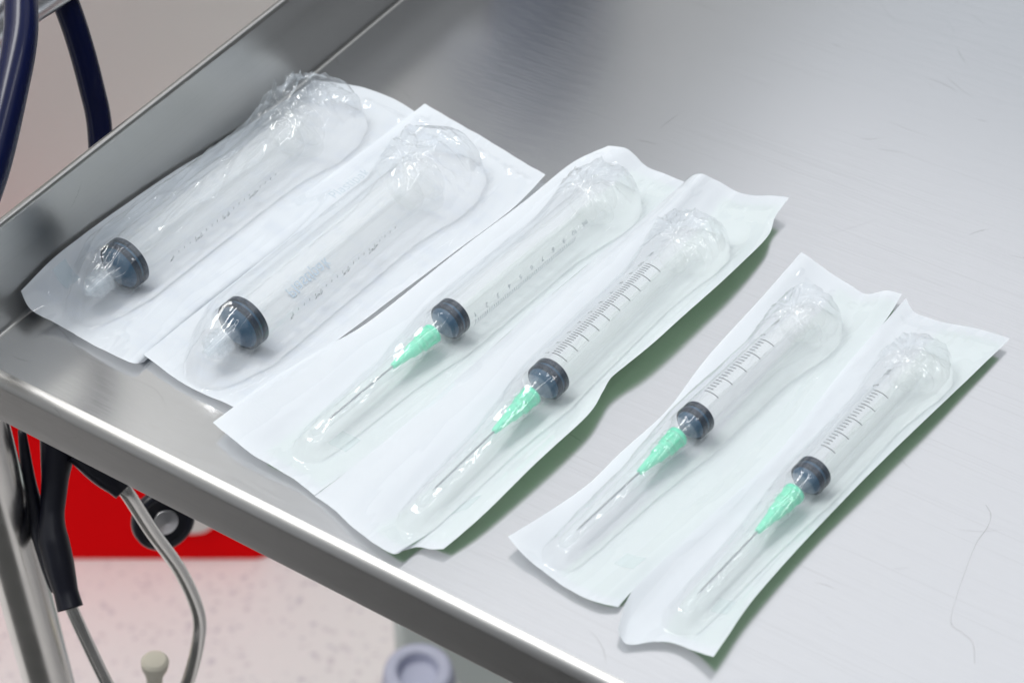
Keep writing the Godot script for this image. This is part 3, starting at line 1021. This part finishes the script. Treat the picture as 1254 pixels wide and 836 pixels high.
func packs() -> void:
	var sm := [[-84, 3, 3], [-79, 7.5, 8], [-60, 8.3, 9.8], [-32, 8.8, 11.5], [-18, 9.8, 14], [-6, 10.6, 15.8], [2, 11.6, 17.2], [52, 11.6, 17.2], [66, 13.5, 18.6], [76, 15.5, 19.6], [87, 15.5, 19], [95, 12.5, 15.5], [101, 7, 8]]
	var md := [[-86, 3, 3], [-80, 7.5, 8.5], [-60, 8.6, 10.8], [-32, 9.2, 13], [-18, 10.4, 16], [-6, 12, 18.2], [2, 13.2, 19.6], [74, 13.2, 19.6], [92, 15.5, 21], [103, 18, 22.2], [115, 17.5, 21.5], [124, 13.5, 17], [131, 7, 8]]
	var lg := [[-25, 5, 6], [-19, 11, 15], [-8, 15, 23], [2, 17.8, 26.6], [98, 17.8, 26.6], [112, 20, 28.5], [122, 22.5, 30], [137, 22, 29], [151, 17.5, 23], [160, 8, 9]]
	var rng := RandomNumberGenerator.new()
	rng.seed = 9
	var scale5 := {"majors": 5, "gap": 9.6, "first": 17.0, "minors": 5, "numbers": ["5", "mL"], "start": 4.35, "size": 2.4, "offset": -31.0}
	var scale10 := {"majors": 10, "gap": 7.5, "first": 13.2, "minors": 5, "numbers": ["1", "2", "3", "4", "5", "6", "7", "8", "9", "10", "mL"], "start": 0.0, "size": 2.2, "offset": -39.0}
	var scale20 := {"majors": 4, "gap": 17.9, "first": 24.5, "minors": 0, "numbers": ["5", "10", "15", "20"], "start": 0.0, "size": 3.6, "offset": 0.0, "brand": "Plastipak", "brand_size": 5.0, "brand_turn": 205.0}
	var scale10f := scale10.duplicate()
	scale10f["faint"] = true
	var scale20p := scale20.duplicate()
	scale20p.erase("brand")
	var specs := [
		{"edges": {
			"left": [[-204.9, 14, -15.9], [-195.2, 16.8, -31.3], [-185.6, 16.5, -46.5], [-170.2, 14.5, -70.9], [-152.8, 10.7, -98.6], [-136, 5.8, -125.1], [-118.4, 1.6, -153.2], [-95.6, 1, -182.8]],
			"right": [[-151.2, 1, 13.3], [-127.1, 1, -23.1], [-99.1, 1, -60.4], [-72.8, 1, -100.1], [-52, 1, -133.2], [-40.4, 1.5, -151.4]],
			"bottom": [[-204.9, 14, -15.9], [-202, 9, -11.8], [-196.6, 6, -9.5], [-189.4, 5, -6.1], [-178.1, 4, 1.8], [-170.4, 4, 7.7], [-155.7, 4, 16.8], [-151.2, 1, 13.3]],
			"top": [[-95.6, 1, -182.8], [-73.1, 4, -173.3], [-57.2, 3, -165.5], [-40.4, 1.5, -151.4]]},
			"at": Vector3(-165.0, 0, -34.0), "ang": 55.0, "shape": lg, "r": 11.5, "barrel": 117.0, "crumple": 1.7, "along": 0.55, "flange": 120.0,
			"roll": 118.0, "scale": scale20p, "green": false,
			"label": "clear pack of large needleless syringe leaning against the steel upstand", "inner": "large needleless syringe nearest the steel upstand, under crumpled film"},
		{"edges": {
			"left": [[-162.8, 5, 1.4], [-135.7, 3.5, -40.2], [-107.4, 3.5, -76.3], [-77.2, 3.5, -113], [-56, 4, -140.5], [-41.2, 6, -156.9]],
			"right": [[-109.9, 3, 42.1], [-93.4, 2, 25.7], [-77.9, 1.5, 7], [-41, 1.5, -36.6], [-1.1, 1.5, -83.3], [15.2, 2.5, -107.6]],
			"bottom": [[-162.8, 5, 1.4], [-153.3, 4, 10.1], [-141.8, 4, 20.7], [-132.5, 5, 28.3], [-120.9, 4, 35.7], [-109.9, 3, 42.1]],
			"top": [[-41.2, 6, -156.9], [-25.7, 3, -146.2], [-10.2, 2, -133.1], [3, 2, -119.7], [15.2, 2.5, -107.6]]},
			"at": Vector3(-110.9, 0, 3.2), "ang": 54.0, "shape": lg, "r": 11.6, "barrel": 117.0, "crumple": 1.35, "along": 0.18, "flange": 120.0,
			"roll": 112.0, "scale": scale20, "green": false,
			"label": "clear pack of large needleless syringe overlapping the pack beside the upstand", "inner": "large needleless syringe with readable numbers 5 to 20 along its side"},
		{"edges": {
			"left": [[-118.1, 6, 52.7], [-98.2, 3, 26.3], [-76.5, 3, 6.1], [-57.2, 3, -11.8], [-23.8, 3, -53.7], [4.7, 4, -85.9], [27.2, 5, -112.8], [44.2, 8, -122.3]],
			"right": [[-75.6, 2, 88], [-50.1, 1.5, 59.1], [-21.9, 1.5, 23.3], [11.7, 1.5, -21], [44.3, 1.5, -60.9], [63.4, 2, -83.8], [78, 3, -102.3]],
			"bottom": [[-118.1, 6, 52.7], [-109.1, 6, 62.1], [-100.5, 5, 69.4], [-88.9, 4, 77.1], [-82.3, 3, 81.8], [-75.6, 2, 88]],
			"top": [[44.2, 8, -122.3], [51.6, 8, -120.5], [56.4, 6, -117.6], [61.5, 3, -113], [69.9, 2, -108.9], [78, 3, -102.3]]},
			"at": Vector3(-26.0, 0, -2.8), "ang": 51.3, "shape": md, "r": 8.5, "barrel": 101.0, "crumple": 1.0, "along": 0.14, "flange": 102.0,
			"roll": 112.0, "scale": scale10f, "green": true,
			"label": "clear pack with green hub syringe whose scale faces the right, third from left", "inner": "green hub syringe with faint scale turned to its right side"},
		{"edges": {
			"left": [[-75.6, 2, 88], [-50.1, 1.5, 59.1], [-21.9, 1.5, 23.3], [11.7, 1.5, -21], [44.3, 1.5, -60.9], [63.4, 2, -83.8], [78, 3, -102.3]],
			"right": [[-25.5, 4, 116.3], [-11.4, 6, 102], [7.2, 8, 79.1], [29.3, 8, 51.5], [36.1, 8.5, 38.4], [39.7, 9, 30.5], [45.5, 9, 23.9], [57.7, 10, 11.5], [75.8, 10, -10.7], [94.9, 9, -35], [111.2, 7, -58.8], [116.1, 7, -72.7], [123.4, 8, -84.5]],
			"bottom": [[-75.6, 2, 88], [-67.2, 3, 96.4], [-58.8, 4, 106.7], [-45, 5, 119.2], [-40, 3.5, 116.3], [-35, 3, 113.9], [-30.1, 3.5, 115.5], [-25.5, 4, 116.3]],
			"top": [[78, 3, -102.3], [82.3, 6, -103.3], [86.6, 7, -102.6], [93.4, 4, -101], [100.6, 2, -97.1], [109, 4, -90.6], [116, 6, -88.7], [123.4, 8, -84.5]]},
			"at": Vector3(14.1, 0, 32.8), "ang": 53.4, "shape": md, "r": 8.5, "barrel": 101.0, "crumple": 0.9, "along": 0.11, "flange": 102.0,
			"roll": 0.0, "scale": scale10, "green": true,
			"label": "clear pack with wavy right edge, its syringe scale having the most marks", "inner": "green hub syringe with long numbered black scale of ten steps"},
		{"edges": {
			"left": [[-1.5, 6, 112.1], [26.9, 3, 84.7], [42.4, 2.5, 65.3], [62.3, 2.5, 41.6], [77.8, 2.5, 15.8], [91.1, 2.5, -3.8], [106.7, 3, -25.1], [125.3, 6, -50.2]],
			"right": [[38.5, 2, 142.1], [49, 1.5, 128.3], [75, 1.2, 101], [106.4, 1.2, 65.4], [138.1, 1.2, 15.9], [156.9, 1.5, -11.4], [165.7, 3, -26.1]],
			"bottom": [[-1.5, 6, 112.1], [3.9, 6, 119.2], [9.9, 5, 125], [18.8, 3.5, 133.1], [26.1, 3, 138.4], [32.6, 3, 141.4], [38.5, 2, 142.1]],
			"top": [[125.3, 6, -50.2], [133.1, 3, -44.5], [144.3, 1.5, -34], [151.2, 1.5, -27.8], [159, 3, -28.2], [165.7, 3, -26.1]]},
			"at": Vector3(71.5, 0, 54.8), "ang": 50.0, "shape": sm, "r": 7.4, "barrel": 78.0, "crumple": 0.9, "along": 0.11, "flange": 78.0,
			"roll": -6.0, "scale": scale5, "green": true,
			"label": "narrow clear syringe pack partly covered by the rightmost pack", "inner": "small green hub syringe in the second pack from the right"},
		{"edges": {
			"left": [[37.9, 5, 154.6], [41.6, 5, 141.5], [48.7, 5, 130.5], [71.6, 4, 103.5], [102.7, 4, 68.1], [133.7, 4, 22.1], [156.3, 3.5, -8.7], [167, 3, -23.5]],
			"right": [[70.8, 7, 168.4], [75.9, 8, 160.6], [87.6, 9, 142.2], [113.4, 9, 109.1], [146, 9, 71.5], [173.4, 7, 40.5], [206.4, 4, 2.3]],
			"bottom": [[37.9, 5, 154.6], [39.8, 3, 158.8], [43.3, 2.5, 159.5], [50.3, 3, 158.5], [57.5, 4, 159.3], [64.4, 5, 163.3], [70.8, 7, 168.4]],
			"top": [[167, 3, -23.5], [169.9, 2, -15.9], [178.9, 2, -10.3], [193.2, 3, -4.7], [206.4, 4, 2.3]]},
			"at": Vector3(113.7, 0, 84.3), "ang": 50.8, "shape": sm, "r": 7.4, "barrel": 78.0, "crumple": 0.8, "along": 0.10, "flange": 78.0,
			"roll": -2.0, "scale": scale5, "green": true,
			"label": "rightmost clear syringe pack with its lower end curled up", "inner": "small green hub syringe in the rightmost pack"},
	]
	for k in specs.size():
		var s: Dictionary = specs[k]
		var mid := Vector3.ZERO
		for e in ["left", "right"]:
			for p in s.edges[e]:
				mid += Vector3(p[0], 0, p[2]) / float(2 * s.edges[e].size())
		var pk := Pack.new()
		var ang := deg_to_rad(s.ang)
		pk.edges = s.edges
		pk.dir = Vector3(cos(ang), 0, -sin(ang))
		pk.across = Vector3(sin(ang), 0, cos(ang))
		pk.at = s.at - pk.dir * 6.0
		pk.prof = s.shape
		pk.crumple = s.crumple
		pk.along_crumple = s.along
		pk.flange = s.flange
		pk.seam = 1.3 if k < 2 else 0.45
		pk.seed_at = 13.7 * (k + 1)
		var root := thing("syringe_pack", s.label, "syringe pack", mid * MM, 0.0, "sterile syringe packs on the steel tray")
		var ink := []
		# rows of blocks that read as printed lines and bars on the underside
		for row in range(26 if not s.green else 0):
			var v := 0.04 + row * 0.036
			var u := 0.05
			while u < 0.93:
				var w := rng.randf_range(0.03, 0.16)
				if rng.randf() < 0.72:
					ink.append([u, v, minf(u + w, 0.96), v + (0.012 if row % 4 else 0.026)])
				u += w + rng.randf_range(0.02, 0.06)
		if s.green:
			ink.append([0.46, 0.02, 0.988, 0.975])
		var ghosts := [[0.70, 0.10, 0.86, 0.135]]
		var words := []
		if k < 2:
			ghosts = [[0.05, 0.09, 0.17, 0.13]]
			if k == 1:
				words = [["Plastipak", 0.13, 0.68, 4.5, -1.0]]
		build_pack(pk, root, 121, 361, mats["green ink" if s.green else "blue ink"], mats["ghost teal" if s.green else "ghost blue"], ink, ghosts, words)
		var sy := thing("syringe", s.inner, "syringe", pk.at * MM, ang, "syringes inside the sterile packs")
		make_syringe(sy, s.r, s.barrel, s.green, s.roll, s.scale)


func small_things() -> void:
	var p := [mm(181.3, 0.2, 90.8), mm(182.3, 0.2, 95.8), mm(180.0, 0.2, 102.0), mm(174.3, 0.2, 110.1), mm(168.6, 0.2, 122.0), mm(162.7, 0.2, 135.6), mm(158.7, 0.2, 147.6), mm(162.3, 0.2, 152.5), mm(165.0, 0.2, 157.2), mm(164.1, 0.2, 165.9)]
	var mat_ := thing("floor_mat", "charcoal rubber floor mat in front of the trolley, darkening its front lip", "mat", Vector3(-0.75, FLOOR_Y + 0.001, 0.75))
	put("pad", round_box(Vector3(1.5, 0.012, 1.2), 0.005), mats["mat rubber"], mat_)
	var o := put(numbered("loose_hair"), tube(smooth_path(p, 6), [0.000045], 6), mats["hair"], self)
	o.set_meta("label", "loose fine grey hair curving over bare steel at lower right")
	o.set_meta("category", "hair")
